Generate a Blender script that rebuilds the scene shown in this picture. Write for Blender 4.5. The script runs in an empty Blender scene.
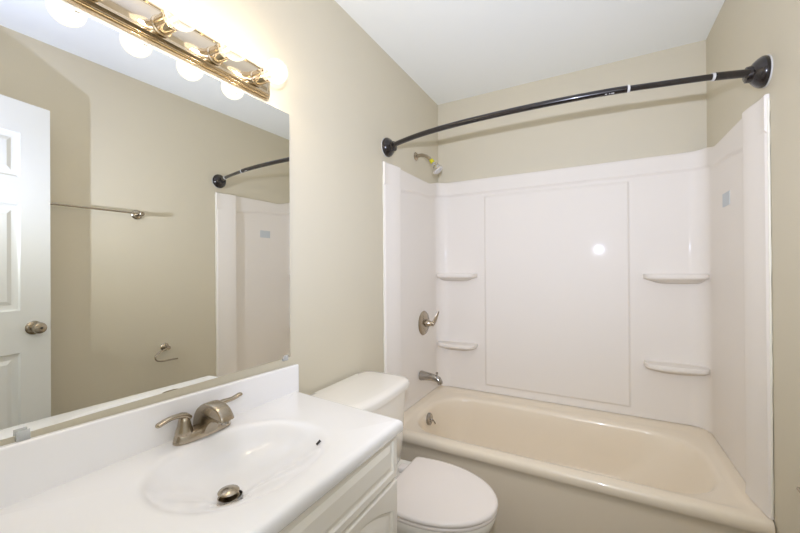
import bpy, bmesh, math, random
from mathutils import Vector, Matrix
random.seed(4)
S = bpy.context.scene
COL = S.collection
PI = math.pi

# ------------------------------------------------------------------ camera
yaw, pitch, roll, fpx = .5035, .0037, -.0068, 357.4
CAM = Vector((1.0115, -2.4259, 1.2497))
dv = Vector((-math.sin(yaw)*math.cos(pitch), math.cos(yaw)*math.cos(pitch), math.sin(pitch)))
rv = Vector((math.cos(yaw), math.sin(yaw), 0)); uv = rv.cross(dv)
rr_, uu_ = rv*math.cos(roll)+uv*math.sin(roll), uv*math.cos(roll)-rv*math.sin(roll)
cam = bpy.data.cameras.new('camera'); co = bpy.data.objects.new('camera', cam); COL.objects.link(co)
m = Matrix((rr_, uu_, -dv)).transposed().to_4x4(); m.translation = CAM
co.matrix_world = m
cam.sensor_width = 36; cam.lens = fpx/800*36; cam.clip_start = .01
S.camera = co

# ------------------------------------------------------------------ world, lights, exposure
W_ = bpy.data.worlds.new('world'); S.world = W_; W_.use_nodes = True
W_.node_tree.nodes['Background'].inputs[0].default_value = (.85, .92, 1, 1)
W_.node_tree.nodes['Background'].inputs[1].default_value = .3

def lamp(name, kind, loc, energy, color, size=.02, rot=None, sy=None):
    l = bpy.data.lights.new(name, kind); l.energy = energy; l.color = color
    if kind == 'AREA':
        l.size = size
        if sy: l.shape = 'RECTANGLE'; l.size_y = sy
    else:
        l.shadow_soft_size = size
    o = bpy.data.objects.new(name, l); COL.objects.link(o); o.location = loc
    if rot: o.rotation_euler = rot
    return o
BULB_W = 3.25
def aim(o, to):
    o.rotation_euler = (Vector(to)-o.location).to_track_quat('-Z', 'Y').to_euler()
def strobe(name, loc, to, energy, color, cone, blend, size):
    o = lamp(name, 'SPOT', loc, energy, color, size); o.data.spot_size = math.radians(cone); o.data.spot_blend = blend; aim(o, to); return o
FP = (1.035, -2.41, 1.45)      # one flash head beside the camera: a forward lobe and an upward lobe
strobe('camera_flash', FP, (.5, 0, 1.6), 66, (.83, .89, 1), 110, 1, .012)
lamp('camera_flash_spill', 'POINT', FP, 6.0, (.93, .97, 1), .012)
strobe('camera_flash_bounce', FP, (.45, -1.25, 2.44), 46, (.54, .63, 1), 150, .8, .012)
lamp('hall_fill_light', 'AREA', (.55, -3.25, 2.38), 3, (1, .95, .85), .6, (0, 0, 0))  # unseen area light added in the hall as faint fill through the doorway
vs = S.view_settings
vs.view_transform = 'Standard'; vs.look = 'None'; vs.gamma = 1; vs.use_curve_mapping = False
vs.exposure = 0.07
S.cycles.max_bounces = 14; S.cycles.diffuse_bounces = 7; S.cycles.glossy_bounces = 8
S.cycles.transparent_max_bounces = 12
S.cycles.sample_clamp_indirect = 6
S.cycles.use_denoising = True
S.cycles.caustics_reflective = True

# ------------------------------------------------------------------ materials
def srgb(r, g, b):
    f = lambda c: (c/255/12.92) if c/255 <= .04045 else ((c/255+.055)/1.055)**2.4
    return (f(r), f(g), f(b), 1)
def mat(name, col, rough=.5, metal=0, coat=0, bump=0, bscale=200, var=0, vscale=3, spec=.5, aniso=0, croug=.05):
    m = bpy.data.materials.new(name); m.use_nodes = True
    nt = m.node_tree; b = nt.nodes['Principled BSDF']
    b.inputs['Base Color'].default_value = col
    b.inputs['Roughness'].default_value = rough; b.inputs['Metallic'].default_value = metal
    b.inputs['Coat Weight'].default_value = coat; b.inputs['Coat Roughness'].default_value = croug
    b.inputs['Specular IOR Level'].default_value = spec
    b.inputs['Anisotropic'].default_value = aniso
    tc = nt.nodes.new('ShaderNodeTexCoord')
    if var:
        n = nt.nodes.new('ShaderNodeTexNoise'); n.inputs['Scale'].default_value = vscale; n.inputs['Detail'].default_value = 4
        nt.links.new(tc.outputs['Object'], n.inputs['Vector'])
        mx = nt.nodes.new('ShaderNodeMix'); mx.data_type = 'RGBA'
        mx.inputs[6].default_value = tuple(c*(1-var) for c in col[:3])+(1,); mx.inputs[7].default_value = tuple(min(1, c*(1+var)) for c in col[:3])+(1,)
        nt.links.new(n.outputs['Fac'], mx.inputs[0]); nt.links.new(mx.outputs[2], b.inputs['Base Color'])
    if bump:
        n = nt.nodes.new('ShaderNodeTexNoise'); n.inputs['Scale'].default_value = bscale; n.inputs['Detail'].default_value = 3
        nt.links.new(tc.outputs['Object'], n.inputs['Vector'])
        bp = nt.nodes.new('ShaderNodeBump'); bp.inputs['Strength'].default_value = bump; bp.inputs['Distance'].default_value = .002
        nt.links.new(n.outputs['Fac'], bp.inputs['Height']); nt.links.new(bp.outputs['Normal'], b.inputs['Normal'])
    return m
M = {}
M['wall'] = mat('wall_paint', srgb(207, 199, 178), .55, bump=.12, bscale=260, var=.012, vscale=2)
M['ceil'] = mat('ceiling_paint', srgb(242, 245, 243), .8, bump=.1, bscale=300)
M['trim'] = mat('trim_paint', srgb(238, 238, 234), .35)
M['door'] = mat('door_paint', srgb(230, 232, 229), .35, bump=.05, bscale=90)
M['acrylic'] = mat('surround_acrylic', srgb(231, 225, 217), .5, spec=.2, coat=.05, croug=.08, bump=.015, bscale=8)
M['tub'] = mat('tub_acrylic', srgb(235, 223, 203), .3, coat=.3, croug=.06)
M['caulk'] = mat('caulk', srgb(230, 226, 212), .5)
M['marble'] = mat('cultured_marble', srgb(244, 243, 243), .14, coat=.5, croug=.03, var=.008, vscale=5)
M['cabinet'] = mat('cabinet_paint', srgb(243, 239, 230), .35)
M['porcelain'] = mat('porcelain', srgb(240, 236, 228), .12, coat=.6, croug=.03)
M['seat'] = mat('seat_plastic', srgb(238, 231, 226), .25)
M['nickel'] = mat('brushed_nickel', srgb(176, 165, 148), .27, metal=1, bump=.02, bscale=500)
M['chrome'] = mat('chrome', srgb(172, 168, 163), .14, metal=1)
M['bright'] = mat('bright_chrome', srgb(222, 221, 218), .12, metal=1)
M['brass'] = mat('warm_polished_metal', srgb(214, 197, 168), .12, metal=1)
M['plate'] = mat('fixture_plate', srgb(225, 212, 192), .09, metal=1)
M['rod'] = mat('dark_bronze', srgb(34, 28, 27), .25, metal=.3, coat=.6)
M['ring'] = mat('grey_plastic', srgb(200, 198, 195), .4)
M['tape'] = mat('yellow_tape', srgb(205, 195, 30), .5)
M['dark'] = mat('dark_gap', srgb(40, 34, 30), .6)
M['sticker'] = mat('sticker_paper', srgb(196, 202, 205), .5)
M['clear'] = mat('clear_plastic', srgb(215, 218, 218), .15, spec=.6)
M['hall'] = mat('hall_paint', srgb(220, 220, 216), .6)
b = M['clear'].node_tree.nodes['Principled BSDF']; b.inputs['Alpha'].default_value = .45

m = bpy.data.materials.new('mirror_silver'); m.use_nodes = True; nt = m.node_tree
b = nt.nodes['Principled BSDF']; b.inputs['Base Color'].default_value = (.92, .93, .905, 1); b.inputs['Metallic'].default_value = 1; b.inputs['Roughness'].default_value = .004
M['mirror'] = m
# vinyl tile floor
m = mat('floor_vinyl', srgb(150, 138, 118), .4); nt = m.node_tree; b = nt.nodes['Principled BSDF']
br = nt.nodes.new('ShaderNodeTexBrick'); tc = nt.nodes.new('ShaderNodeTexCoord'); nt.links.new(tc.outputs['Object'], br.inputs['Vector'])
br.offset = 0; br.inputs['Scale'].default_value = 1; br.inputs['Brick Width'].default_value = .3; br.inputs['Row Height'].default_value = .3; br.inputs['Mortar Size'].default_value = .004
br.inputs['Color1'].default_value = srgb(150, 138, 118); br.inputs['Color2'].default_value = srgb(142, 130, 112); br.inputs['Mortar'].default_value = srgb(100, 92, 80)
nt.links.new(br.outputs['Color'], b.inputs['Base Color']); M['floor'] = m
# surround centre with a faint rust smudge: same acrylic
# bulb glass: thin clear shell
m = bpy.data.materials.new('bulb_glass'); m.use_nodes = True; nt = m.node_tree; nt.nodes.clear()
out = nt.nodes.new('ShaderNodeOutputMaterial'); tr = nt.nodes.new('ShaderNodeBsdfTransparent'); gl = nt.nodes.new('ShaderNodeBsdfGlossy')
gl.inputs['Roughness'].default_value = .03; lw = nt.nodes.new('ShaderNodeFresnel'); lw.inputs[0].default_value = 1.18
em = nt.nodes.new('ShaderNodeEmission'); em.inputs[0].default_value = (1, .9, .72, 1); em.inputs[1].default_value = .3
mx = nt.nodes.new('ShaderNodeMixShader'); ad = nt.nodes.new('ShaderNodeAddShader')
nt.links.new(lw.outputs[0], mx.inputs[0]); nt.links.new(tr.outputs[0], mx.inputs[1]); nt.links.new(gl.outputs[0], mx.inputs[2])
nt.links.new(mx.outputs[0], ad.inputs[0]); nt.links.new(em.outputs[0], ad.inputs[1]); nt.links.new(ad.outputs[0], out.inputs[0])
M['bulb'] = m
m = bpy.data.materials.new('filament_glow'); m.use_nodes = True; nt = m.node_tree; nt.nodes.clear()
out = nt.nodes.new('ShaderNodeOutputMaterial'); em = nt.nodes.new('ShaderNodeEmission')
em.inputs[0].default_value = (1, .86, .62, 1); em.inputs[1].default_value = 25
nt.links.new(em.outputs[0], out.inputs[0]); M['glow'] = m

# ------------------------------------------------------------------ mesh helpers (world coordinates, re-based on the thing's origin)
ORG = {}
class MB:
    def __init__(s): s.v = []; s.f = []
    def add(s, vs_, fs):
        n = len(s.v); s.v += [Vector(p) for p in vs_]; s.f += [tuple(i+n for i in f) for f in fs]
        return s
    def box(s, x0, x1, y0, y1, z0, z1, mtx=None):
        p = [Vector(q) for q in ((x0,y0,z0),(x1,y0,z0),(x1,y1,z0),(x0,y1,z0),(x0,y0,z1),(x1,y0,z1),(x1,y1,z1),(x0,y1,z1))]
        if mtx: p = [mtx @ q for q in p]
        return s.add(p, [(0,3,2,1),(4,5,6,7),(0,1,5,4),(1,2,6,5),(2,3,7,6),(3,0,4,7)])
    def loft(s, rings, cap0=True, cap1=True, closed=True):
        n = len(rings[0]); vs_ = [p for r in rings for p in r]; fs = []
        for i in range(len(rings)-1):
            for j in range(n if closed else n-1):
                k = (j+1) % n
                fs.append((i*n+j, i*n+k, (i+1)*n+k, (i+1)*n+j))
        if cap0: fs.append(tuple(range(n-1, -1, -1)))
        if cap1: fs.append(tuple((len(rings)-1)*n+j for j in range(n)))
        return s.add(vs_, fs)
    def tube(s, pts, rad, n=16, sy=1.0, up=None, cap=True):
        pts = [Vector(p) for p in pts]
        if not hasattr(rad, '__len__'): rad = [rad]*len(pts)
        rings = []; prev = None
        for i, p in enumerate(pts):
            t = (pts[min(i+1, len(pts)-1)]-pts[max(i-1, 0)]).normalized()
            a = Vector(up) if up else (prev if prev else (Vector((0,0,1)) if abs(t.z) < .9 else Vector((1,0,0))))
            a = (a-t*a.dot(t)).normalized(); b_ = t.cross(a); prev = a
            r = rad[i]; ra, rb = (r if hasattr(r, '__len__') else (r, r*sy))
            rings.append([p+a*ra*math.cos(2*PI*j/n)+b_*rb*math.sin(2*PI*j/n) for j in range(n)])
        return s.loft(rings, cap, cap)
    def lathe(s, prof, o, axis, n=32, cap=True):
        o = Vector(o); t = Vector(axis).normalized()
        a = Vector((0,0,1)) if abs(t.z) < .9 else Vector((1,0,0)); a = (a-t*a.dot(t)).normalized(); b_ = t.cross(a)
        rings = [[o+t*h+(a*math.cos(2*PI*j/n)+b_*math.sin(2*PI*j/n))*max(r, 1e-5) for j in range(n)] for r, h in prof]
        return s.loft(rings, cap, cap)
    def build(s, name, mt, parent=None, org=None, bevel=0, seg=3, smooth=True, angle=40, sub=0, **tags):
        if parent is not None: o3 = ORG[parent.name]
        else: o3 = Vector(org if org else (0, 0, 0))
        me = bpy.data.meshes.new(name)
        me.from_pydata([v-o3 for v in s.v], [], s.f); me.update()
        bm = bmesh.new(); bm.from_mesh(me); bmesh.ops.remove_doubles(bm, verts=bm.verts, dist=1e-6)
        bmesh.ops.recalc_face_normals(bm, faces=bm.faces); bm.to_mesh(me); bm.free()
        me.materials.append(M[mt])
        if smooth:
            for p in me.polygons: p.use_smooth = True
            if not sub: me.set_sharp_from_angle(angle=math.radians(angle))
        o = bpy.data.objects.new(name, me); COL.objects.link(o)
        if parent is not None: o.parent = parent
        else: o.location = o3
        ORG[o.name] = o3
        if bevel:
            md = o.modifiers.new('bevel', 'BEVEL'); md.width = bevel; md.segments = seg; md.limit_method = 'ANGLE'; md.angle_limit = math.radians(35); md.harden_normals = True
        if sub:
            md = o.modifiers.new('subdivision', 'SUBSURF'); md.levels = sub; md.render_levels = sub
        for k, v in tags.items(): o[k] = v
        return o
def thing(name, loc, label, cat, group=None):
    o = bpy.data.objects.new(name, None); COL.objects.link(o); o.location = loc; o.empty_display_size = .05
    ORG[o.name] = Vector(loc); o['label'] = label; o['category'] = cat
    if group: o['group'] = group
    return o
def rrect(x0, x1, y0, y1, r, z, nc=10, ns=14):
    cs = [(x1-r, y0+r, -PI/2), (x1-r, y1-r, 0), (x0+r, y1-r, PI/2), (x0+r, y0+r, PI)]
    pts = []
    for i, (cx, cy, a) in enumerate(cs):
        arc = [(cx+r*math.cos(a+PI/2*k/nc), cy+r*math.sin(a+PI/2*k/nc)) for k in range(nc+1)]
        pts += arc
        nx, ny, na = cs[(i+1) % 4]; nxt = (nx+r*math.cos(na), ny+r*math.sin(na))
        for k in range(1, ns): t = k/ns; pts.append((arc[-1][0]*(1-t)+nxt[0]*t, arc[-1][1]*(1-t)+nxt[1]*t))
    return [Vector((a, b_, z)) for a, b_ in pts]
def sm(a, b_, x):
    if a == b_: return float(x > a)
    t = max(0, min(1, (x-a)/(b_-a))); return t*t*(3-2*t)
def bez(pts, n):
    out = []
    P = [Vector(p) for p in pts]; P = [P[0]*2-P[1]]+P+[P[-1]*2-P[-2]]
    for i in range(1, len(P)-2):
        for k in range(n):
            t = k/n; a, b_, c, d_ = P[i-1], P[i], P[i+1], P[i+2]
            out.append(.5*((2*b_)+(c-a)*t+(2*a-5*b_+4*c-d_)*t*t+(3*b_-a-3*c+d_)*t**3))
    out.append(P[-2]); return out

# ------------------------------------------------------------------ the room
RW, RF, H = 1.524, -2.45, 2.44
HB = -3.75                     # far wall of the hall
MB().box(-.12, RW+.12, HB-.1, .12, -.1, 0).build('floor', 'floor', kind='structure', smooth=False)
MB().box(-.12, RW+.12, RF-.12, .12, H, H+.1).build('ceiling', 'ceil', kind='structure', smooth=False)
MB().box(-.12, 0, RF-.12, .12, 0, H).build('wall_left', 'wall', kind='structure', smooth=False)
MB().box(RW, RW+.12, RF-.12, .12, 0, H).build('wall_right', 'wall', kind='structure', smooth=False)
MB().box(0, RW, 0, .12, 0, H).build('wall_back', 'wall', kind='structure', smooth=False)
DX0, DX1, DH = .60, 1.272, 2.064
w = MB().box(0, DX0-.02, RF-.12, RF, 0, H).box(DX1+.02, RW, RF-.12, RF, 0, H).box(DX0-.02, DX1+.02, RF-.12, RF, DH+.02, H)
w.build('wall_front', 'wall', kind='structure', smooth=False)
# door frame
t = MB()
t.box(DX0-.02, DX0, RF-.12, RF, 0, DH+.02).box(DX1, DX1+.02, RF-.12, RF, 0, DH+.02).box(DX0-.02, DX1+.02, RF-.12, RF, DH, DH+.02)
t.build('trim_1', 'trim', kind='structure', smooth=False)
t = MB().box(DX0-.065, DX0-.008, RF, RF+.012, 0, DH+.065).box(DX1+.008, DX1+.065, RF, RF+.012, 0, DH+.065).box(DX0-.065, DX1+.065, RF, RF+.012, DH+.008, DH+.065)
t.build('trim_2', 'trim', bevel=.003, kind='structure')
# hall beyond the doorway (behind the camera)
MB().box(-.12, RW+.12, HB-.1, HB, 0, H).build('wall_hall', 'hall', kind='structure', smooth=False)
MB().box(-.12, RW+.12, HB, RF-.12, H, H+.1).build('ceiling', 'ceil', kind='structure', smooth=False)
MB().box(RW, RW+.12, HB, RF-.12, 0, H).build('wall_hall_right', 'hall', kind='structure', smooth=False)
MB().box(-.12, 0, HB, RF-.12, 0, H).build('wall_hall_left', 'hall', kind='structure', smooth=False)
# baseboards
MB().box(RW-.013, RW, RF+.02, -.81, 0, .085).build('baseboard_right', 'trim', bevel=.004, kind='structure')
MB().box(0, .013, -1.44, -.81, 0, .085).build('baseboard_left', 'trim', bevel=.004, kind='structure')

# ------------------------------------------------------------------ open door (seen in the mirror)
EC = Vector((1.412, -1.729, 0)); HG = Vector((1.262, -2.415, 0))
dd = (EC-HG); DWID = dd.length; dd.normalize()
dn = Vector((-dd.y, dd.x, 0))          # towards the room (-x)
if dn.x > 0: dn = -dn
DT = .035
def dpt(s, n_, z): return HG+dd*s+dn*n_+Vector((0, 0, z))   # s from hinge, n_ out of the face (0 = room face)
d = MB()
cw = (DWID-.115*2-.1)/2
cols = [(.115, .115+cw), (DWID-.115-cw, DWID-.115)]
rows = [(.24, .86), (1.06, 1.56), (1.69, 1.90)]
def grid_face(n0, side):
    xs = sorted({0, DWID, *[a for c in cols for a in c]}); zs = sorted({.012, 2.053, *[a for r in rows for a in r]})
    for i in range(len(xs)-1):
        for j in range(len(zs)-1):
            x0, x1, z0, z1 = xs[i], xs[i+1], zs[j], zs[j+1]
            if (x0, x1) in cols and (z0, z1) in rows:
                prev = [(x0, z0), (x1, z0), (x1, z1), (x0, z1)]; pn = n0
                seq = [(.006, -.007), (.016, -.010), (.028, -.010), (.046, -.003)]
                for ins, dn_ in seq:
                    cur = [(x0+ins, z0+ins), (x1-ins, z0+ins), (x1-ins, z1-ins), (x0+ins, z1-ins)]
                    cn = n0+dn_*side
                    for k in range(4):
                        a, b_ = prev[k], prev[(k+1) % 4]; c_, e_ = cur[(k+1) % 4], cur[k]
                        d.add([dpt(a[0], pn, a[1]), dpt(b_[0], pn, b_[1]), dpt(c_[0], cn, c_[1]), dpt(e_[0], cn, e_[1])], [(0,1,2,3)])
                    prev, pn = cur, cn
                d.add([dpt(p[0], pn, p[1]) for p in prev], [(0,1,2,3)])
            else:
                d.add([dpt(x0, n0, z0), dpt(x1, n0, z0), dpt(x1, n0, z1), dpt(x0, n0, z1)], [(0,1,2,3)])
grid_face(0, 1); grid_face(-DT, -1)
for a, b_ in (((0,.012),(DWID,.012)), ((DWID,.012),(DWID,2.053)), ((DWID,2.053),(0,2.053)), ((0,2.053),(0,.012))):
    d.add([dpt(a[0],0,a[1]), dpt(b_[0],0,b_[1]), dpt(b_[0],-DT,b_[1]), dpt(a[0],-DT,a[1])], [(0,1,2,3)])
door = d.build('door_1', 'door', org=HG, kind='structure', angle=20)
KZ = .972
kb = dpt(DWID-.068, 0, KZ)
for sgn, off in ((1, 0), (-1, -DT)):
    o0 = dpt(DWID-.068, off, KZ); ax = dn*sgn
    k = MB().lathe([(.0, 0), (.032, 0), (.033, .004), (.028, .009), (.013, .011), (.011, .024), (.016, .030), (.025, .036), (.0275, .046), (.025, .056), (.017, .061), (.0, .062)], o0, ax)
    ko = k.build('door_knob', 'nickel', door, label='satin nickel round knob')
    MB().lathe([(0, .0615), (.006, .0615), (.0055, .0635), (0, .0635)], o0, ax, 16).build('keyhole', 'dark', ko)
MB().box(-.0125, .0125, -.003, .0, -.028, .028, Matrix.Translation(dpt(DWID+.0005, -DT/2, KZ)) @ Matrix((( dn.x, -dd.x, 0, 0), (dn.y, -dd.y, 0, 0), (0,0,1,0), (0,0,0,1)))).build('latch_plate', 'nickel', door, smooth=False)
for z in (.25, 1.05, 1.82):
    MB().lathe([(.006, -.045), (.006, .045)], dpt(-.004, .004, z), (0,0,1), 12).build('hinge', 'nickel', door)

# ------------------------------------------------------------------ bathtub
tb = thing('bathtub', (.76, -.4, 0), 'white alcove bathtub with a plain apron, below the glossy wall surround', 'bathtub')
e = .004; TW = RW-e; YF = -.802; TZ = .398
rg = []
def ring(x0, x1, y0, y1, r, z): rg.append(rrect(x0, x1, y0, y1, r, z))
ring(e, TW, YF+.028, -e, .004, .004)
ring(e, TW, YF+.028, -e, .004, .30)
ring(e, TW, YF+.022, -e, .004, .335)
ring(e, TW, YF+.006, -e, .004, .348)
ring(e, TW, YF, -e, .004, .356)
ring(e, TW, YF, -e, .004, TZ-.024)
ring(e, TW, YF+.003, -e, .004, TZ-.012)
ring(e, TW, YF+.011, -e, .004, TZ-.004)
ring(e, TW, YF+.022, -e, .004, TZ-.001)
ring(e+.04, TW-.035, YF+.04, -.045, .03, TZ)
ring(e+.052, TW-.047, YF+.05, -.058, .05, TZ-.001)
ring(e+.062, TW-.057, YF+.056, -.070, .07, TZ-.007)
ring(e+.075, TW-.068, YF+.064, -.10, .10, TZ-.009)
IX0, IX1, IY0, IY1 = .093, 1.435, YF+.082, -.135
ring(IX0-.008, IX1+.010, IY0-.006, IY1+.008, .21, TZ-.011)
ring(IX0, IX1, IY0, IY1, .21, TZ-.018)
ring(IX0+.006, IX1-.010, IY0+.006, IY1-.006, .21, TZ-.034)
ring(IX0+.010, IX1-.035, IY0+.010, IY1-.012, .20, TZ-.08)
ring(IX0+.020, IX1-.10, IY0+.022, IY1-.026, .18, TZ-.18)
ring(IX0+.034, IX1-.19, IY0+.038, IY1-.042, .15, TZ-.27)
ring(IX0+.055, IX1-.24, IY0+.06, IY1-.064, .13, TZ-.315)
ring(IX0+.09, IX1-.29, IY0+.095, IY1-.10, .11, TZ-.333)
ring(IX0+.16, IX1-.36, IY0+.15, IY1-.16, .08, TZ-.337)
MB().loft(rg, False, True).build('tub_shell', 'tub', tb, angle=60)
o0 = Vector((IX0+.0145, -.425, .325)); ax = Vector((1, 0, .12))
ov = MB().lathe([(0, -.01), (.036, -.01), (.036, .004), (.032, .008), (.012, .010), (0, .010)], o0, ax).build('overflow_plate', 'chrome', tb, label='round chrome overflow plate')
MB().tube([o0+Vector((.008, 0, 0)), o0+Vector((.024, .004, -.004)), o0+Vector((.034, .012, -.026))], [.004, .004, .005], 10).build('trip_lever', 'chrome', ov)
MB().lathe([(0, 0), (.034, 0), (.034, .003), (.02, .002), (0, .001)], (.30, -.43, TZ-.337), (0,0,1)).build('drain', 'chrome', tb)

# ------------------------------------------------------------------ wall surround
sr = thing('shower_surround', (.76, 0, TZ), 'glossy white three-sided shower wall surround with moulded corner shelves, above the tub', 'shower surround')
R = .085; BASE = .006; YE = -.778
L1 = -YE-R-BASE; A = R*PI/2; LB = RW-2*BASE-2*R; LT = 2*L1+2*A+LB
def upos(s):
    if s < L1: return Vector((BASE, YE+s, 0)), Vector((1, 0, 0))
    s -= L1
    if s < A:
        a = s/R; c = Vector((BASE+R, -BASE-R, 0)); n_ = Vector((math.cos(a), -math.sin(a), 0)); return c-n_*R, n_
    s -= A
    if s < LB: return Vector((BASE+R+s, -BASE, 0)), Vector((0, -1, 0))
    s -= LB
    if s < A:
        a = s/R; c = Vector((RW-BASE-R, -BASE-R, 0)); n_ = Vector((-math.sin(a), -math.cos(a), 0)); return c-n_*R, n_
    s -= A
    return Vector((RW-BASE, -BASE-R-s, 0)), Vector((-1, 0, 0))
ZB = TZ+.001
def ztop(s):
    e_ = min(s, LT-s)
    return 1.826+.032*sm(L1-.12, L1+.06, e_)
def hgt(s, z):
    e_ = min(s, LT-s)
    h = (.004+.020*sm(-.02, .15, e_))*(1-sm(.150, .168, e_))
    h *= sm(-.001, .012, e_) if e_ < .05 else 1
    # top band, dipping with a soft curve beside the columns
    zb = ztop(s)-.098-.03*(1-sm(.15, .45, e_))
    h = max(h, .009*sm(zb-.008, zb+.01, z))
    # raised centre panel on the back
    x = upos(s)[0].x
    if e_ > L1+A:
        px = sm(.336, .350, x)*(1-sm(1.164, 1.178, x)); pz = sm(.444, .458, z)*(1-sm(1.722, 1.742, z))
        h = max(h, .009*px*pz)
        h -= 0
    h += .002*sm(ZB+.03, ZB, z)
    return h
def patch(sa, sb, name):
    ss = set(); k = 0
    def rng(a, b_, st):
        n = max(1, int(math.ceil((b_-a)/st)))
        for i in range(n+1): ss.add(round(a+(b_-a)*i/n, 5))
    for a, b_, st in ((0, .016, .002), (.016, .144, .03), (.144, .172, .0025), (.172, L1, .03), (L1, L1+A, R*PI/2/14), (L1+A, LT/2, .03)):
        rng(a, b_, st); rng(LT-b_, LT-a, st)
    for xe in (.336, 1.164):
        s0 = L1+A+xe-BASE-R; rng(s0-.003, s0+.017, .002)
    ss = sorted(s for s in ss if sa-2e-5 <= s <= sb+2e-5)
    zs = []
    def zr(a, b_, n): zs.extend([a+(b_-a)*i/n for i in range(n)])
    zr(ZB, ZB+.03, 4); zr(ZB+.03, .440, 2); zr(.440, .462, 9); zr(.462, 1.66, 24); zr(1.66, 1.80, 60); 
    rings = []
    for s in ss:
        p, n_ = upos(s); zt = ztop(s); col_ = []
        for z in zs: col_.append(p+n_*hgt(s, z)+Vector((0, 0, z)))
        for i in range(5):
            z = 1.80+(zt-.006-1.80)*i/4; col_.append(p+n_*hgt(s, z)+Vector((0, 0, z)))
        hh = hgt(s, zt)
        col_.append(p+n_*(hh-.002)+Vector((0, 0, zt-.002))); col_.append(p+n_*(hh-.006)+Vector((0, 0, zt)))
        col_.append(p-n_*(BASE-.001)+Vector((0, 0, zt)))
        rings.append(col_)
    mb = MB().loft(rings, False, False, closed=False)
    # front edge return to the wall
    for s in (sa, sb):
        if s in (0, LT):
            r_ = rings[0] if s == 0 else rings[-1]; p, n_ = upos(s)
            mb.loft([r_, [Vector(((.001 if s == 0 else RW-.001), q.y, q.z)) for q in r_]], False, False, closed=False)
    return mb.build(name, 'acrylic', sr, angle=50)
patch(0, L1, 'left_panel'); bp_ = patch(L1, LT-L1, 'back_panel'); rp_ = patch(LT-L1, LT, 'right_panel')
# moulded corner shelves
def shelf(side, z, low):
    ax_ = lambda a, b_: Vector(((BASE+a) if side < 0 else (RW-BASE-a), -b_-BASE, 0))
    def outline(g, dz, sc=1):
        base = [(.0, .0), (.0, .045), (.012, .074), (.04, .092), (.10, .100), (.18, .102), (.240, .096), (.270, .072), (.279, .035), (.281, 0)]
        P = bez([(a, b_, 0) for a, b_ in base[1:]], 5)
        pts = [(0.0, .0)]+[(p.x, p.y) for p in P]
        return [ax_(max(.0, .14+(a-.14)*sc) if a > .001 else 0.0, max(0, b_*g))+Vector((0, 0, z+dz)) for a, b_ in pts]
    rings = [outline(.25, -.052, .45), outline(.50, -.046, .6), outline(.72, -.036, .78), outline(.88, -.029, .92), outline(.97, -.026, .985), outline(1, -.021, 1), outline(1, -.006, 1),
             outline(.975, -.001, .99), outline(.93, .0, .975), outline(.5, .0003, .975)]
    return MB().loft(rings, True, True).build('corner_shelf', 'acrylic', sr, angle=50)
for side in (-1, 1):
    shelf(side, 1.207, 0); shelf(side, .722, 1)
# paper sticker on the right panel
MB().box(RW-BASE-.0015, RW-BASE+.0005, -.385, -.285, 1.515, 1.575).build('label_sticker', 'sticker', sr, smooth=False, label='small pale grey paper sticker')
# caulk beads against the painted wall
for x, nm in ((.004, 'caulk_bead'), (RW-.004, 'caulk_bead')):
    pts = [Vector((x, YE-.001+random.uniform(-.0012, .0012), ZB+.01+(1.80-ZB)*i/40)) for i in range(41)]
    MB().tube(pts, [.0028+random.uniform(-.0006, .0014) for _ in pts], 8).build(nm, 'caulk', sr)

# ------------------------------------------------------------------ shower fittings on the left end wall
sh = thing('wall_shower', (0, -.372, 1.965), 'chrome shower head on a bent arm with yellow thread tape, above the surround', 'shower head')
MB().lathe([(0, 0), (.027, 0), (.028, .003), (.020, .010), (.010, .013), (0, .013)], (0, -.372, 1.962), (1,0,0)).build('wall_flange', 'nickel', sh)
arm = bez([(.005, -.372, 1.962), (.045, -.372, 1.964), (.085, -.374, 1.945), (.118, -.376, 1.908)], 6)
MB().tube(arm, .0105, 14).build('shower_arm', 'nickel', sh)
a_ = Vector((.118, -.376, 1.908)); ad_ = Vector((.55, -.03, -.83)).normalized()
MB().lathe([(.0125, -.006), (.0135, 0), (.0135, .016), (.012, .02)], a_-ad_*.012, ad_, 16).build('thread_tape', 'tape', sh, label='yellow thread tape')
hd = MB().lathe([(0, .01), (.013, .01), (.015, .02), (.011, .026), (.016, .030), (.028, .048), (.034, .058), (.035, .068), (.030, .072), (0, .072)], a_, ad_, 28).build('spray_head', 'bright', sh)
MB().lathe([(0, .072), (.026, .072), (.024, .076), (0, .0765)], a_, ad_, 24).build('spray_face', 'ring', hd)

vv = thing('shower_valve', (BASE, -.29, .885), 'brushed nickel shower valve with a lever handle, between shower head and tub spout', 'shower valve')
V0 = Vector((BASE, -.285, .885))
MB().lathe([(0, .0005), (.079, .0005), (.080, .003), (.074, .010), (.045, .016), (.030, .020), (0, .02)], V0, (1,0,0), 40).build('escutcheon', 'nickel', vv)
hb = MB().lathe([(.024, .015), (.024, .030), (.020, .045), (.015, .052), (.015, .070), (.013, .075), (0, .076)], V0, (1,0,0), 24).build('handle_hub', 'nickel', vv)
lv = bez([V0+Vector((.066, -.004, -.012)), V0+Vector((.072, .010, .008)), V0+Vector((.080, .026, .040)), V0+Vector((.092, .034, .078))], 5)
MB().tube(lv, [(.008+.006*math.sin(PI*min(1, i/(len(lv)-1)*.9+.1)), .006) for i in range(len(lv))], 14).build('handle_lever', 'nickel', hb)

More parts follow.
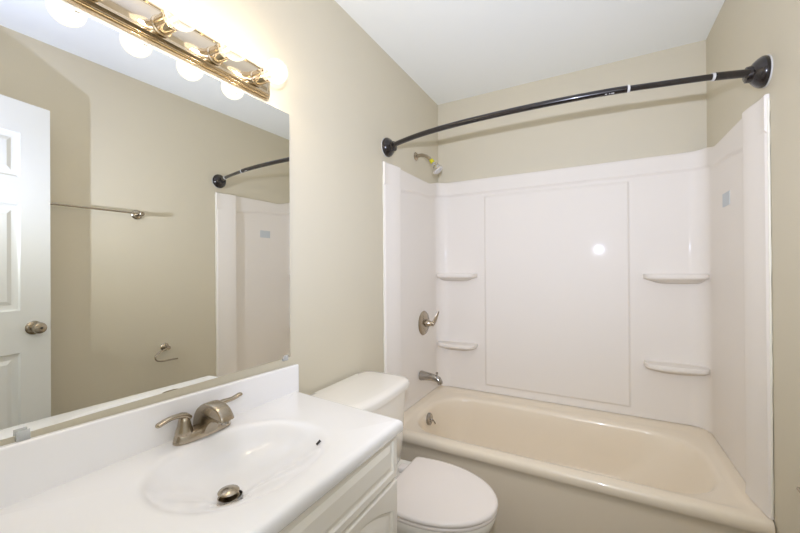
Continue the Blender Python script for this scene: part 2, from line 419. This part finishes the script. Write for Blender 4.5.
sp = thing('tub_spout', (BASE, -.33, .55), 'nickel tub spout with a pull-up diverter, low on the left surround panel', 'tub spout')
P0 = Vector((BASE+.003, -.335, .553))
pth = [P0+Vector(q) for q in ((-.002,0,0), (.004,0,0), (.03,0,.001), (.07,0,.0), (.10,0,-.003), (.122,0,-.012), (.133,0,-.028), (.135,0,-.036))]
MB().tube(pth, [(.030,.030), (.031,.031), (.027,.027), (.0235,.024), (.022,.023), (.0205,.022), (.0175,.020), (.016,.018)], 20).build('spout_body', 'chrome', sp)
MB().lathe([(.004, 0), (.004, .012), (.0075, .014), (.0075, .022), (.004, .024), (0, .024)], P0+Vector((.112, 0, .012)), (0,0,1), 14).build('diverter_knob', 'chrome', sp)

# ------------------------------------------------------------------ curved curtain rod
rod = thing('shower_curtain_rod', (.76, -.73, 1.91), 'dark bronze bowed shower curtain rod with round wall flanges, empty, over the tub', 'curtain rod')
RZ = 1.912; FY = -.738
rp = bez([(.022, FY, RZ), (.10, FY-.035, RZ), (.25, FY-.082, RZ), (.42, FY-.113, RZ), (.62, FY-.128, RZ), (.84, FY-.130, RZ), (1.05, FY-.118, RZ), (1.23, FY-.088, RZ), (1.38, FY-.058, RZ), (1.50, FY-.022, RZ)], 8)
def part_of(a, b_): return [p for p in rp if a-1e-6 <= p.x <= b_+1e-6]
X1 = 1.115; X2 = 1.385
MB().tube(part_of(0, X1+.012), .0128, 18).build('outer_tube', 'rod', rod)
MB().tube(part_of(X1-.03, X2+.01), .0108, 18).build('inner_tube', 'rod', rod)
MB().tube(part_of(X2-.01, 1.6), .0135, 18).build('end_sleeve', 'rod', rod)
def at_x(x):
    for i in range(len(rp)-1):
        if rp[i].x <= x <= rp[i+1].x:
            t = (x-rp[i].x)/(rp[i+1].x-rp[i].x); return rp[i].lerp(rp[i+1], t), (rp[i+1]-rp[i]).normalized()
for x, r_ in ((X1+.004, .0136), (X2-.012, .0136)):
    p, t_ = at_x(x); MB().lathe([(.008, -.004), (r_, -.004), (r_, .004), (.008, .004)], p, t_, 20).build('joint_ring', 'ring', rod, label='pale grey plastic ring')
for x, sg in ((0, 1), (RW, -1)):
    c = (x, FY if x == 0 else FY-.016, RZ)
    MB().lathe([(0, .0), (.052, .0), (.052, .004), (.048, .004)], c, (sg,0,0), 36).build('flange_gasket', 'ring', rod)
    MB().lathe([(0, .004), (.050, .004), (.052, .010), (.051, .016), (.045, .026), (.035, .036), (.031, .039), (.028, .040), (.026, .054), (.018, .058), (0, .058)], c, (sg,0,0), 36).build('wall_flange', 'rod', rod)

for k_, (x, w_) in enumerate(((1.046, .006), (1.058, .004), (1.068, .010))):
    p, t_ = at_x(x); nn = (CAM-p).normalized(); nn = (nn-t_*nn.dot(t_)).normalized(); q = (nn*.75+Vector((0, 0, -.66))).normalized()
    MB().box(-w_/2, w_/2, -.0015, .0015, -.0003, .0004, Matrix.Translation(p+q*.0129) @ Matrix((t_, q.cross(t_), q)).transposed().to_4x4()).build('printed_mark', 'ring', rod, smooth=False, label='tiny white printed mark')

# ------------------------------------------------------------------ toilet
tl = thing('toilet', (.3, -1.185, 0), 'white two-piece toilet with the lid closed, between vanity and tub', 'toilet')
TY = -1.19
def egg(xb, xm, xt, hw, hb_, z, n=48):
    """outline: back edge at xb (half width hb_), widest hw at xm, tip xt"""
    pts = []
    for i in range(n//2+1):
        a = -PI/2+PI*i/(n//2); pts.append(Vector((xm+(xt-xm)*math.cos(a), TY+hw*math.sin(a), z)))
    m_ = 8
    for i in range(1, m_+1):
        t_ = i/m_; pts.append(Vector((xm+(xb+.02-xm)*t_, TY+hw+(hb_-hw)*t_**1.6, z)))
    for i in range(1, 4):
        a = PI/2*i/3; pts.append(Vector((xb+.02-.02*math.sin(a), TY+hb_-.02+.02*math.cos(a), z)))
    for p in reversed(pts[n//2+1:]): pts.append(Vector((p.x, 2*TY-p.y, z)))
    return pts
def sc(ps, k, cx=.46): return [Vector((cx+(p.x-cx)*k, TY+(p.y-TY)*k, p.z)) for p in ps]
zs_ = [(.002, .18, .33, .58, .115, .10), (.05, .18, .33, .57, .108, .10), (.13, .17, .32, .55, .10, .098), (.20, .16, .36, .59, .115, .10), (.27, .14, .41, .65, .15, .115),
       (.33, .12, .44, .68, .172, .135), (.365, .11, .44, .695, .180, .15), (.385, .11, .44, .70, .183, .16), (.392, .112, .44, .696, .180, .158)]
MB().loft([egg(xb, xm, xt, hw, hb_, z) for z, xb, xm, xt, hw, hb_ in zs_], True, True).build('bowl', 'porcelain', tl, angle=60)
ln = lambda z, k: sc(egg(.312, .44, .705, .187, .176, z), k)
ov_o = [Vector(p) for p in ln(.394, .985)]
MB().loft([ln(.394, .975), ln(.397, .99), ln(.404, .99), ln(.4065, .975)], True, True).build('seat', 'seat', tl, angle=60)
MB().loft([ln(.4085, .98), ln(.411, 1.0), ln(.419, 1.0), ln(.4245, .985), ln(.426, .94), ln(.4268, .5)], True, True).build('lid', 'seat', tl, angle=60)
for s_ in (-1, 1):
    MB().box(.272, .322, TY+s_*.09-.02, TY+s_*.09+.02, .393, .417).build('hinge', 'seat', tl, bevel=.008)
tk = []
for z, x0, x1, hy in ((.385, .065, .225, .185), (.40, .055, .235, .195), (.50, .05, .243, .203), (.70, .03, .250, .212), (.712, .03, .250, .212)):
    ps = rrect(x0, x1, TY-hy, TY+hy, .045, z)
    tk.append([Vector((p.x+.018*(1-((p.y-TY)/hy)**2) if p.x > (x0+x1)/2 else p.x, p.y, p.z)) for p in ps])
tank = MB().loft(tk, True, True).build('tank', 'porcelain', tl, angle=60)
lk = []
for z, g in ((.712, -.002), (.714, .012), (.735, .014), (.745, .010), (.751, .0), (.753, -.02), (.7535, -.06)):
    x0, x1, hy = .014-min(g, .002), .250+g, .217+g
    ps = rrect(x0, x1, TY-hy, TY+hy, .05, z)
    lk.append([Vector((p.x+.02*(1-((p.y-TY)/hy)**2) if p.x > (x0+x1)/2 else p.x, p.y, p.z)) for p in ps])
MB().loft(lk, True, True).build('tank_lid', 'porcelain', tl, angle=60)
MB().lathe([(0, 0), (.014, 0), (.014, .006), (.006, .008), (.006, .02), (0, .02)], (.265, TY-.16, .66), (1,0,0), 18).build('flush_handle', 'chrome', tl)

# ------------------------------------------------------------------ vanity cabinet
VY0, VY1 = -2.262, -1.462; CX = .452
cb = thing('vanity_cabinet', (.22, -1.86, 0), 'off-white vanity cabinet with raised-panel door and drawer fronts, under the white sink top', 'cabinet')
c = MB().box(.004, CX, VY0, VY0+.016, .10, .752).box(.004, CX, VY1-.016, VY1, .10, .752).box(CX-.018, CX, VY0+.016, VY1-.016, .10, .752).box(.004, CX-.018, VY0+.016, VY1-.016, .10, .116).box(.004, .010, VY0+.016, VY1-.016, .116, .752).box(.004, CX-.06, VY0+.002, VY1-.002, .002, .10)
c.build('cabinet_body', 'cabinet', cb, bevel=.002)
def panel(y0, y1, z0, z1, name, arch=0):
    mb = MB(); x0 = CX+.001; x1 = CX+.019; n = 16
    def rngp(ins, x, ar):
        ya, yb, za, zb = y0+ins, y1-ins, z0+ins, z1-ins
        pts = [(ya, za), (yb, za)]
        for i in range(n+1):
            t_ = i/n; yy = yb+(ya-yb)*t_
            pts.append((yy, zb-ar*(1-math.sin(PI*t_)**1.0)))
        return [Vector((x, p[0], p[1])) for p in pts]
    seq = [(0, x0, 0), (0, x1-.004, 0), (.004, x1, 0), (.030, x1, arch), (.034, x1-.006, arch), (.040, x1-.0075, arch), (.058, x1-.001, arch), (.060, x1, arch)]
    if not arch: seq = [(0, x0, 0), (0, x1-.004, 0), (.004, x1, 0), (.022, x1, 0), (.025, x1-.005, 0), (.030, x1-.0065, 0), (.044, x1-.001, 0), (.046, x1, 0)]
    mb.loft([rngp(*q) for q in seq], True, True)
    return mb.build(name, 'cabinet', cb, angle=25)
panel(VY0+.012, VY1-.008, .612, .750, 'drawer_front')
mid = (VY0+VY1)/2
for y0, y1, ky in ((VY0+.012, mid-.002, mid-.035), (mid+.002, VY1-.008, mid+.035)):
    dr = panel(y0, y1, .125, .602, 'door', .05)
    MB().lathe([(.006, 0), (.006, .012), (.014, .018), (.015, .024), (.010, .029), (0, .03)], (CX+.018, ky, .53), (1,0,0), 20).build('knob', 'nickel', dr)

# ------------------------------------------------------------------ countertop with moulded basin
CZ = .79
tiltv = lambda v: Vector((v.x, v.y, v.z+.012*(-1.44-v.y)))   # the top sits slightly out of level
ct = thing('sink_countertop', (.25, -1.85, CZ), 'glossy white sink top with an oval moulded basin and backsplash, on the off-white vanity', 'countertop')
Q = [Vector((.003, -2.27)), Vector((.494, -2.27)), Vector((.492, -1.470)), Vector((.003, -1.428))]
BC = Vector((.255, -1.845)); BA = (.168, .203); DC = Vector((.243, -1.880))
angs = sorted(set([2*PI*i/144 for i in range(144)]+[(math.atan2(q.y-BC.y, q.x-BC.x)+o) % (2*PI) for q in Q for o in (-.02, -.01, 0, .01, .02)]))
def hit(a, ins=0):
    dr_ = Vector((math.cos(a), math.sin(a))); best = 9
    for i in range(4):
        p, q = Q[i], Q[(i+1) % 4]; ed = (q-p).normalized(); n_ = Vector((-ed.y, ed.x)); p = p+n_*ins
        den = dr_.dot(n_)
        if abs(den) > 1e-9:
            t_ = (p-BC).dot(n_)/den
            if t_ > 0: best = min(best, t_)
    # rounded corners
    P_ = BC+dr_*best
    return P_
def rim(a, k, z):
    cc = DC.lerp(BC, min(1, k)); ex = 2.25
    ca, sa = math.cos(a), math.sin(a)
    r_ = (abs(ca/BA[0])**ex+abs(sa/BA[1])**ex)**(-1/ex)*k
    return Vector((cc.x+r_*ca, cc.y+r_*sa, z))
NW = lambda a: sm(-.6, .7, math.cos(a+.50))
rings = []
rings.append([Vector((*hit(a, .02), CZ-.036)) for a in angs])
rings.append([Vector((*hit(a, .002), CZ-.036)) for a in angs])
for ins, dz in ((0, -.033), (0, -.014), (.0015, -.008), (.005, -.0035), (.010, -.001), (.016, 0)):
    rings.append([Vector((*hit(a, ins), CZ+dz)) for a in angs])
def gnear(k):
    t_ = max(0, (1.07-k)/.94)
    return t_**1.15
for k, dz in ((1.16, 0), (1.10, 0), (1.06, -.0004), (1.03, -.002), (1.0, -.0055), (.97, -.012), (.94, -.022), (.90, -.034), (.85, -.047), (.78, -.058), (.69, -.067), (.58, -.074), (.45, -.079), (.32, -.082), (.20, -.084), (.13, -.085)):
    rings.append([rim(a, k, CZ+dz*(1-NW(a))-.085*gnear(k)*NW(a)) for a in angs])
bt = MB().loft(rings, False, False); bt.v = [tiltv(v) for v in bt.v]
bt.build('basin_top', 'marble', ct, angle=80)
DZ = CZ-.0795
bs = MB().box(.003, .021, -2.27, -1.424, CZ-.02, CZ+.098)
bs.v = [Vector((v.x, v.y, v.z+.033*(-1.44-v.y))) if v.z > CZ else tiltv(v) for v in bs.v]
bs.build('backsplash', 'marble', ct, bevel=.005, seg=4)
dr = MB().lathe([(.0, -.03), (.020, -.03), (.021, -.004), (.0235, -.001), (.024, .001), (.0225, .0015), (.020, -.002), (.019, -.02), (0, -.02)], (DC.x, DC.y, DZ), (0,0,1)).build('drain_flange', 'nickel', ct)
MB().lathe([(.006, -.02), (.006, .008), (.014, .010), (.0230, .0115), (.0240, .013), (.0222, .0152), (.010, .0195), (0, .021)], (DC.x, DC.y, DZ), (0,0,1)).build('pop_up_stopper', 'nickel', dr, label='brushed nickel domed pop-up stopper')
def basin_z(k): return 0
oa = math.atan2(.055*1, .19); pr = rim(oa+.98, .955, CZ-.017)
MB().tube([rim(1.02, .958, CZ-.0045), rim(1.02, .912, CZ-.0135)], [(.0022, .0030), (.0022, .0030)], 10, up=(0, 1, 0)).build('overflow_slot', 'dark', ct)

# ------------------------------------------------------------------ faucet
fc = thing('sink_faucet', (.058, -1.825, CZ), 'brushed nickel two-handle faucet at the back of the white basin', 'faucet')
FX, FYC = .055, -1.822; CZ += .0062
def oval(hx, hy, z, n=40, ex=2.6):
    out = []
    for i in range(n):
        a = 2*PI*i/n; c_, s_ = math.cos(a), math.sin(a)
        out.append(Vector((FX+hx*math.copysign(abs(c_)**(2/ex), c_), FYC+hy*math.copysign(abs(s_)**(2/ex), s_), z)))
    return out
MB().loft([oval(.0265, .080, CZ+.0005), oval(.0265, .080, CZ+.004), oval(.0245, .077, CZ+.017), oval(.022, .073, CZ+.023), oval(.015, .064, CZ+.026)]).build('base', 'nickel', fc, angle=50)
for s_ in (-1, 1):
    hc = Vector((FX, FYC+s_*.053, CZ))
    hub = MB().lathe([(.020, .018), (.0215, .024), (.0205, .030), (.0165, .042), (.0145, .052), (.0135, .059), (.010, .064), (0, .066)], hc, (0,0,1), 28).build('handle_hub', 'nickel', fc)
    if s_ < 0: L = [(-.002, .012, .058), (0, .0, .068), (.003, -.018, .073), (.006, -.040, .0745), (.008, -.060, .071), (.009, -.074, .067)]
    else: L = [(-.002, -.012, .058), (0, 0, .066), (.003, .016, .068), (.005, .034, .069), (.006, .052, .073), (.006, .064, .075)]
    P = bez([hc+Vector(q) for q in L], 6)
    n_ = len(P); rad = []
    for i in range(n_):
        t_ = i/(n_-1); e_ = math.sqrt(max(.02, 1-((t_-.88)/.12)**2)) if t_ > .88 else 1
        rad.append(((.0085-.0028*sm(.1, .6, t_))*e_, (.0125-.004*sm(0, .45, t_)+.0012*sm(.5, .9, t_))*e_))
    MB().tube(P, rad, 16, up=(0, 0, 1)).build('lever', 'nickel', hub, angle=80)
def polyoff(pts, d_):
    out = []; n = len(pts)
    for i in range(n):
        a, b_, c_ = pts[i-1], pts[i], pts[(i+1) % n]
        t1 = (b_-a).normalized(); t2 = (c_-b_).normalized(); t_ = (t1+t2).normalized()
        out.append(b_+Vector((-t_.y, t_.x))*d_)
    return out
up_ = bez([(-.022, .014, 0), (-.020, .040, 0), (-.011, .064, 0), (.008, .083, 0), (.036, .094, 0), (.064, .093, 0), (.088, .083, 0), (.104, .066, 0), (.108, .056, 0)], 5)
lo_ = bez([(.092, .048, 0), (.080, .050, 0), (.066, .047, 0), (.054, .038, 0), (.044, .026, 0), (.036, .012, 0)], 4)
out2 = [Vector((p.x, p.y)) for p in up_+lo_]
rg_ = []
for hw, ins in ((-.0195, .005), (-.0190, .0035), (-.0175, .002), (-.0145, .0006), (-.010, 0), (.010, 0), (.0145, .0006), (.0175, .002), (.0190, .0035), (.0195, .005)):
    rg_.append([Vector((FX+p.x, FYC+hw, CZ+p.y)) for p in polyoff(out2, -ins)])
MB().loft(rg_).build('spout', 'nickel', fc, angle=50)
MB().lathe([(.0115, 0), (.0115, .014), (.009, .015), (0, .015)], (FX+.094, FYC, CZ+.060), (.15, 0, -1), 20).build('aerator', 'chrome', fc)

# ------------------------------------------------------------------ wall mirror
T = -.0107
mr = thing('wall_mirror', (.006, -1.85, .92), 'large frameless wall mirror above the sink top, reflecting the open door', 'mirror')
mt_ = Matrix.Translation((.006, -1.8, 0)) @ Matrix.Rotation(T, 4, 'Z')
MZ0, MZ1 = .922, 1.826
MB().box(-.0045, 0, -.52, .344, MZ0, MZ1, mt_).build('mirror_glass', 'mirror', mr, bevel=.0008, seg=1, smooth=False)
for y in (-2.165, -1.48, -1.85):
    x_ = .006-(y+1.8)*math.tan(T)*-1
    k = MB().box(.001, .0125, y-.010, y+.010, MZ0-.010, MZ0-.001).box(.0092, .0125, y-.010, y+.010, MZ0-.004, MZ0+.010)
    if y == -2.165 or y == -1.48: k.build('mirror_clip', 'clear', mr, bevel=.0008, label='clear plastic clip')

# ------------------------------------------------------------------ vanity light bar
lt = thing('vanity_light', (0, -1.83, 1.88), 'polished metal vanity light bar with a row of lit clear globe bulbs, above the mirror', 'wall light')
LY0, LY1, LZ0, LZ1 = -2.132, -1.545, 1.836, 1.942
def lring(ins, x, r=.018): return [Vector((x, p.x, p.y)) for p in rrect(LY0+ins, LY1-ins, LZ0+ins, LZ1-ins, max(.003, r-ins), 0, 6, 3)]
MB().loft([lring(0, .001), lring(0, .006), lring(.002, .009), lring(.005, .009), lring(.006, .015), lring(.008, .017), lring(.011, .017), lring(.0125, .023), lring(.015, .0255), lring(.018, .0255), lring(.020, .0235), lring(.024, .0235)], True, False).build('backplate_rim', 'brass', lt, angle=30)
MB().loft([lring(.0235, .010), lring(.0235, .0235), lring(.026, .0245)], True, True).build('backplate_face', 'plate', lt, angle=30)
def bulb_unit(first, y, z):
    if first is None:
        s0 = MB().lathe([(.0, .0), (.026, .0), (.026, .004), (.0225, .006), (.0225, .044), (.0205, .046), (.018, .046), (.018, .020), (0, .020)], (.0245, y, z), (1,0,0), 32).build('lamp_socket', 'brass', lt)
        b_ = MB()
        pr = [(.0, .024), (.0125, .024), (.013, .046)]
        rad_ = .0375; cx_ = .091
        a0 = math.asin(.0135/rad_)
        for i in range(25):
            a = a0+(PI-a0)*i/24; pr.append((rad_*math.sin(a), cx_-rad_*math.cos(a)))
        b_.lathe(pr, (.0245, y, z), (1,0,0), 40).build('bulb_glass', 'bulb', s0, angle=80)
        MB().lathe([(.004, .030), (.005, .06), (.002, .075), (0, .076)], (.0245, y, z), (1,0,0), 12).build('bulb_stem', 'ring', s0)
        MB().lathe([(.0, .078), (.006, .080), (.009, .086), (.0098, .092), (.008, .099), (.005, .103), (0, .105)], (.0245, y, z), (1,0,0), 20).build('bulb_filament', 'glow', s0, angle=80)
        return s0
    c = first.copy(); COL.objects.link(c); c.location = (0, y-BY[0], 0)
    for ch in first.children:
        k = ch.copy(); COL.objects.link(k); k.parent = c
    return c
BY = [-1.615, -1.763, -1.911, -2.059]; BZ = 1.882
first = None
for y in BY:
    s_ = bulb_unit(first, y, BZ)
    if first is None: first = s_
    lamp('bulb_light', 'POINT', (.1185, y, BZ), BULB_W, (1, .835, .60), .014)

# ------------------------------------------------------------------ towel bar and paper holder on the right wall
tbh = thing('towel_bar', (RW, -1.5, 1.59), 'slim nickel towel bar on the right wall, seen in the mirror behind the door', 'towel bar')
TBX = RW-.066; TBZ = 1.592
for y in (-1.300, -1.922):
    po = MB().lathe([(0, 0), (.029, 0), (.030, .005), (.026, .011), (.012, .016), (.010, .045), (.013, .055), (.0135, .074), (.010, .078), (0, .079)], (RW, y, TBZ), (-1,0,0), 28).build('mounting_post', 'nickel', tbh)
MB().tube([(TBX, -1.922, TBZ), (TBX, -1.300, TBZ)], .0055, 14).build('bar', 'nickel', tbh)
tph = thing('toilet_paper_holder', (RW, -1.145, .74), 'curved nickel toilet paper holder without a roll, on the right wall', 'toilet paper holder')
MB().lathe([(0, 0), (.025, 0), (.026, .004), (.022, .010), (.011, .014), (.010, .050), (.012, .056), (.0, .058)], (RW, -1.140, .738), (-1,0,0), 28).build('mounting_post', 'nickel', tph)
P = bez([(RW-.050, -1.138, .738), (RW-.052, -1.165, .730), (RW-.053, -1.205, .712), (RW-.052, -1.220, .690), (RW-.051, -1.207, .667), (RW-.050, -1.17, .657), (RW-.049, -1.12, .656), (RW-.047, -1.082, .655)], 7)
MB().tube(P, .0048, 12).build('roll_arm', 'nickel', tph)
